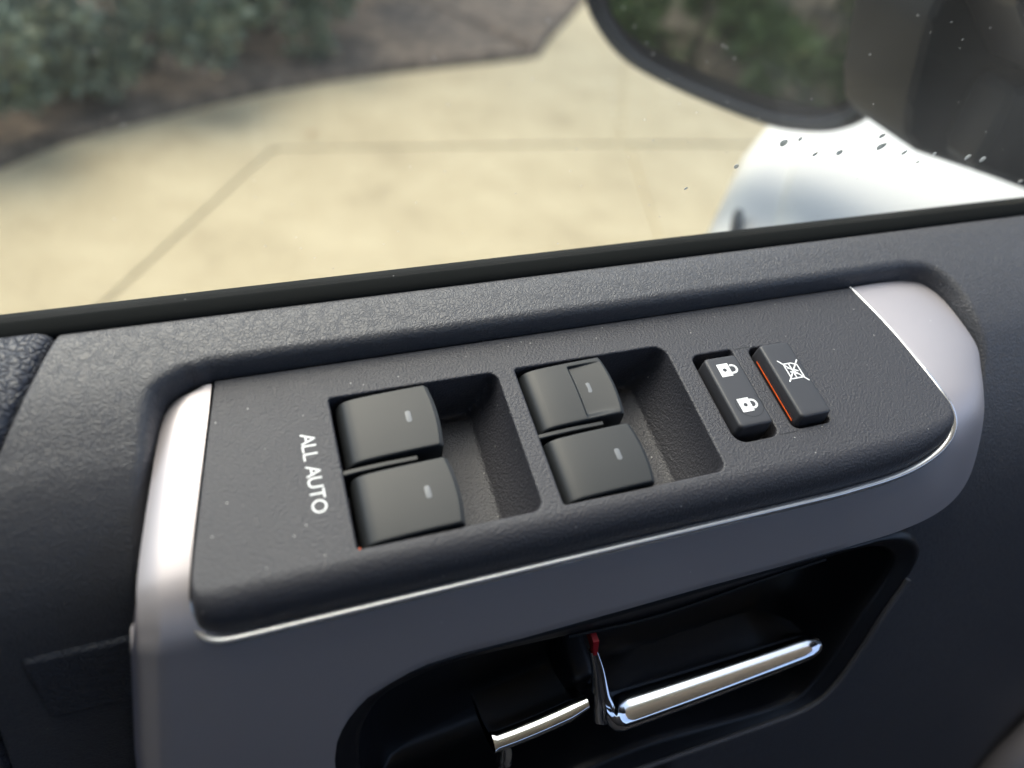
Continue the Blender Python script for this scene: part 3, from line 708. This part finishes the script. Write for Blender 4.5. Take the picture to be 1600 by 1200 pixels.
# ---- handle cup and handle ----------------------------------------------
# loop in the sloping face plane, (x, z)
cup2 = cr([(-.0150, -.118), (-.0158, -.090), (-.0150, -.068), (-.0115, -.0570), (-.0045, -.0487), (.006, -.0446), (.0162, -.0425), (.0277, -.0420), (.0682, -.0420), (.1129, -.0412), (.160, -.0402), (.186, -.0400), (.1985, -.0420), (.2065, -.0468), (.2095, -.0540), (.2065, -.0640), (.2005, -.0758), (.1920, -.0960), (.1830, -.1110), (.1730, -.1165), (.1548, -.1180), (.0956, -.1190), (.03, -.122), (-.008, -.124), (-.0145, -.1225)], 5)[:-1]
cen = np.array([.098, -.082])
fn = np.array([0, -.8944, .4472])                         # face normal, inboard and up
def cring(sc_, depth, lift=0.):
    out = []
    for p in cup2:
        d = cen-p; ln = np.linalg.norm(d); q = p+d/ln*min(sc_, ln*.8)
        out.append(np.array([q[0], face_y(q[1]), q[1]])-fn*depth)
    return out
cup = MB().loft([cring(-.0035, .004), cring(-.0022, .0016), cring(-.0005, .0010), cring(.001, .0014), cring(.0052, .0030), cring(.0066, .0032), cring(.0074, .0040), cring(.0078, .0065), cring(.010, .018), cring(.013, .030), cring(.018, .036), cring(.03, .038)], True, cap1=True, flip=False).build('handle_cup', M['cup'], door, sharp=60)
def blade(x, zlip, reach, r=.005, dp=.0):
    """cross-section of the lever at x: a flattened rounded bar with the grip blade running down and back behind it"""
    yl = face_y(zlip)+.004+dp; pts = []; ca, sa = math.cos(math.radians(-5)), math.sin(math.radians(-5))
    for k in range(25):
        a = math.radians(-30+k*10); c, q = math.cos(a), math.sin(a)
        u = r*math.copysign(abs(c)**.62, c); v = r*.72*math.copysign(abs(q)**.62, q)
        pts.append((x, yl+u*ca-v*sa, zlip+u*sa+v*ca))
    for q in np.linspace(.12, 1, 8): pts.append((x, yl-r*.8+reach*.75*q**1.5, zlip-r*.5-reach*.8*q))
    for q in np.linspace(1, .12, 6): pts.append((x, yl+r*.6+reach*.75*q**1.5+.002, zlip-r*.6-reach*.8*q))
    return pts
xs_ = np.r_[.0775, .0782, .0795, np.linspace(.082, .168, 24), .1710, .1730, .1742]
rows = []
for x in xs_:
    up = .012*max(0, (.0865-x)/.009)**2.2 if x < .0865 else 0
    en = max(0, (x-.168)/.0062)
    rows.append(blade(x, -.0908+up*.8+.0042*((x-.079)/.095)**1.5 if x > .079 else -.0908+up*.8, .026*(1-.55*en**2), (.0072-.0022*min(max((x-.08)/.09, 0), 1))*(1-.45*en**2)))
ho = MB().loft(rows, True, True, True, flip=False).build('inner_handle', M['chrome'], door, sharp=60)
fin = cr([(.0795, face_y(-.088)+.003, -.0880), (.0782, face_y(-.080)+.004, -.080), (.0764, face_y(-.068)+.004, -.068), (.0742, face_y(-.058)+.004, -.0585)], 6)
MB().loft(tube(fin, np.interp(np.linspace(0, 1, len(fin)), [0, .3, 1], [.0052, .0036, .0015]), 12), True, True, True).build('handle_stem', M['chrome'], ho)
rows = []
for x in np.r_[.0362, .0370, np.linspace(.0385, .068, 14), .0702, .0718, .0728]:
    en = max(0, (x-.066)/.0068)
    rows.append(blade(x, -.0872+.0055*((x-.037)/.035)**1.6, .024, .0036*(1-.3*en)))
obj_bm('handle_pivot', rbox(.0695, .0790, -.086, -.066, -.104, -.078, .003), M['black'], ho)
lk = MB().loft(rows, True, True, True).build('lock_lever', M['chrome'], door, sharp=60)
MB().loft(tube(cr([(.0415, face_y(-.0895)+.004, -.0880), (.0420, face_y(-.10)+.006, -.098), (.0405, face_y(-.112)+.010, -.112)], 5), np.linspace(.0022, .0036, 11), 10), True, True, True).build('lever_leg', M['chrome'], lk)
rd = [(.0727, -.0508), (.0748, -.0510), (.0744, -.0568), (.0730, -.0566)]
MB().loft([[(x, face_y(z)+dy_, z) for x, z in rd] for dy_ in (.0010, .0100)], True, True, True).build('red_mark', M['red'], lk)
bead = np.array(cring(.0070, .0028)); sel = [i for i, p in enumerate(cup2) if p[1] > -.0425 and .055 < p[0] < .176]
MB().loft(tube(bead[sel[0]:sel[-1]+1], .0006, 8), True, True, True).build('rim_glint_bead', M['housing'], cup)  # bead added along the inner edge to catch a thin highlight
edge = np.array(cring(-.0012, .0006)); se = [i for i, p in enumerate(cup2) if p[0] > .02 and (p[1] < -.1 or (p[0] > .19 and p[1] < -.06))]
MB().loft(tube(edge[se[0]:se[-1]+1], .0013, 8), True, True, True).build('cup_edge', M['trim'], cup)
# lower door details at the right: silver pull edge and a moulded ridge
MB().loft(tube(cr([(.326, -.176, -.252), (.3315, -.166, -.226), (.340, -.158, -.205), (.353, -.149, -.188)], 6), .009, 12), True, True, True).build('pull_edge', M['silver'], door)

# ---- belt seal, glass, water ----------------------------------------------
sl = []
for x in np.linspace(-.30, .55, 30):
    sl.append([(x, .0340, .000), (x, .0340, .0068), (x, .0346, .0078), (x, .0363, .0084), (x, .0390, .0091), (x, .0400, .0089), (x, .0402, .000)])
MB().loft(sl, flip=False).build('belt_seal', M['rubber'], door, sharp=60)
gy = lambda z: .0406-.17*(z-.008)
th = .0038
gb = MB(); c4 = [(-.62, -.05), (.66, -.05), (.52, .10), (.10, .50), (-.62, .50)]
gb.poly([(x, gy(z), z) for x, z in c4][::-1]); gb.poly([(x, gy(z)+th, z) for x, z in c4])
for i in range(5):
    (xa, za), (xb, zb) = c4[i], c4[(i+1) % 5]; gb.poly([(xa, gy(za), za), (xb, gy(zb), zb), (xb, gy(zb)+th, zb), (xa, gy(za)+th, za)])
glass = gb.build('window_glass', M['glass'], door, smooth=False)
sl = [[(x, .0452, -.008), (x, .0452, .0010), (x, .0480, .0020), (x, .0520, .0000), (x, .055, -.008)] for x in np.linspace(-.62, .62, 4)]
MB().loft(sl).build('outer_belt_seal', M['rubber'], door, sharp=60)
def drop(x, z, s):
    """a flattened bead of water clinging to the outer face of the pane"""
    r = .00062*s; rows = []; ph = random.random()*6.28
    nrm = np.array([0, .986, .168]); ux = np.array([1., 0, 0]); uz = np.array([0, -.168, .986]); c = np.array([x, gy(z)+th+.00002, z])
    for k in range(6):
        a = math.pi/2*k/5*.98; row = []
        for j in range(14):
            b = 2*math.pi*j/14; rr = r*(1+.18*math.sin(b+ph)+.12*math.sin(2*b+ph*2)); sag = 1.25 if math.sin(b) < 0 else .95
            row.append(c+ux*rr*math.cos(a)*math.cos(b)+uz*rr*sag*math.cos(a)*math.sin(b)+nrm*r*.42*math.sin(a))
        rows.append(row)
    mb = MB().loft(rows, True, True, True); me = bpy.data.meshes.new('t'); me.from_pydata(mb.v, [], mb.f); bm = bmesh.new(); bm.from_mesh(me); bpy.data.meshes.remove(me)
    o = obj_bm('water_drop', bm, M['drop'], None, sharp=80)
    ce = Vector(c); o.data.transform(Matrix.Translation(-ce)); o.matrix_world = DOOR @ Matrix.Translation(ce); return o
DROPS = [(.1324, .0363, 1.0), (.1483, .0457, 1.5), (.1614, .0556, 2.3), (.1677, .0568, 1.2), (.1790, .0488, 1.3), (.1894, .0484, 1.9), (.2034, .0554, 1.6), (.2073, .0501, 2.5), (.2212, .0455, 1.5), (.2327, .0389, 1.0), (.2377, .0429, 1.4), (.2576, .0391, 2.0), (.2671, .0371, 2.1), (.3050, .0196, 1.7)]
ORD = ['leftmost', 'second', 'third', 'fourth', 'fifth', 'sixth', 'seventh', 'eighth', 'ninth', 'tenth', 'eleventh', 'twelfth', 'thirteenth', 'rightmost']
for k, (x, z, s_) in enumerate(DROPS):
    o = drop(x, z, s_)
    w_ = ORD[k] if k in (0, 13) else ORD[k]+' from the left'
    tag(o, 'water drop on the window glass, '+w_+' under the mirror', 'water drop', 'water drops on the window')
# ---- door mirror (laid out in the world frame, then hung on the door) ------
def on_door(o): o.data.transform(DINV); return o
MP = np.array([.4050, .2659, 1.0210]); mc, ms = math.cos(math.radians(25)), math.sin(math.radians(25))
mn = np.array([-mc, -ms, 0]); me_ = np.array([-ms, mc, 0])
def mpt(u, v, d=0.): return MP+me_*u+np.array([0, 0, v])+mn*d
HO = cr([(-.022, .096), (-.030, .05), (-.0290, .029), (-.0205, .0115), (-.0014, -.0018), (.034, -.0125), (.088, -.0171), (.142, -.0182), (.191, -.0145), (.227, .0005), (.248, .0190), (.262, .05), (.263, .10), (.25, .15), (.22, .18), (.1, .195), (.0, .18), (-.014, .14), (-.022, .096)], 5)[:-1]
GO = cr([(-.0115, .093), (-.0139, .057), (-.0118, .033), (.0046, .0152), (.0534, .0048), (.1157, .0019), (.1830, .0035), (.2132, .0125), (.2287, .0260), (.243, .055), (.243, .10), (.232, .145), (.21, .165), (.1, .178), (.01, .165), (-.006, .13), (-.0115, .093)], 5)[:-1]
hc = HO.mean(0)
def hring(P, k, d): return [mpt(*(hc+(p-hc)*k), d) for p in P]
hous = MB().loft([hring(HO, .93, .004), hring(HO, .945, .010), hring(HO, .965, .0135), hring(HO, .985, .0125), hring(HO, 1.0, .006), hring(HO, 1.005, -.004), hring(HO, .99, -.025), hring(HO, .93, -.055), hring(HO, .80, -.085), hring(HO, .5, -.105), hring(HO, .15, -.112)], True, cap1=True, flip=True)
mir = on_door(hous.build('door_mirror', M['housing'], door, sharp=60))
rim = MB().loft([hring(HO, .955, .006), hring(HO, .90, .004), hring(HO, .88, -.001)], True, cap1=True, flip=True)
on_door(rim.build('mirror_backing', M['black'], mir))
gm = MB(); gm.poly([mpt(*p, .0035) for p in GO]); 
on_door(gm.build('mirror_glass', M['mirror'], mir, smooth=False))
def prism(poly, y0, y1, b):
    bm = bmesh.new(); f = bm.faces.new([bm.verts.new((x, y0, z)) for x, z in poly])
    r = bmesh.ops.extrude_face_region(bm, geom=[f])
    for v in r['geom']:
        if isinstance(v, bmesh.types.BMVert): v.co.y = y1
    bmesh.ops.recalc_face_normals(bm, faces=bm.faces)
    bmesh.ops.bevel(bm, geom=bm.edges[:], offset=b, segments=3, profile=.6, affect='EDGES'); return bm
on_door(obj_bm('mirror_arm', prism([(.345, 1.085), (.356, 1.066), (.372, 1.056), (.436, 1.041), (.511, 1.022), (.58, 1.005), (.58, 1.16), (.33, 1.17), (.330, 1.13)], .150, .215, .008), M['housing'], mir, sharp=18))
on_door(obj_bm('mirror_foot', prism([(.384, 1.060), (.436, 1.047), (.511, 1.029), (.58, 1.010), (.58, 1.102), (.43, 1.112), (.379, 1.108)], .120, .152, .010), M['housing'], mir, sharp=18))
on_door(obj_bm('pillar_cover', prism([(.385, 1.116), (.58, 1.106), (.58, 1.22), (.31, 1.22), (.335, 1.15)], .110, .158, .006), M['black'], mir, sharp=18))
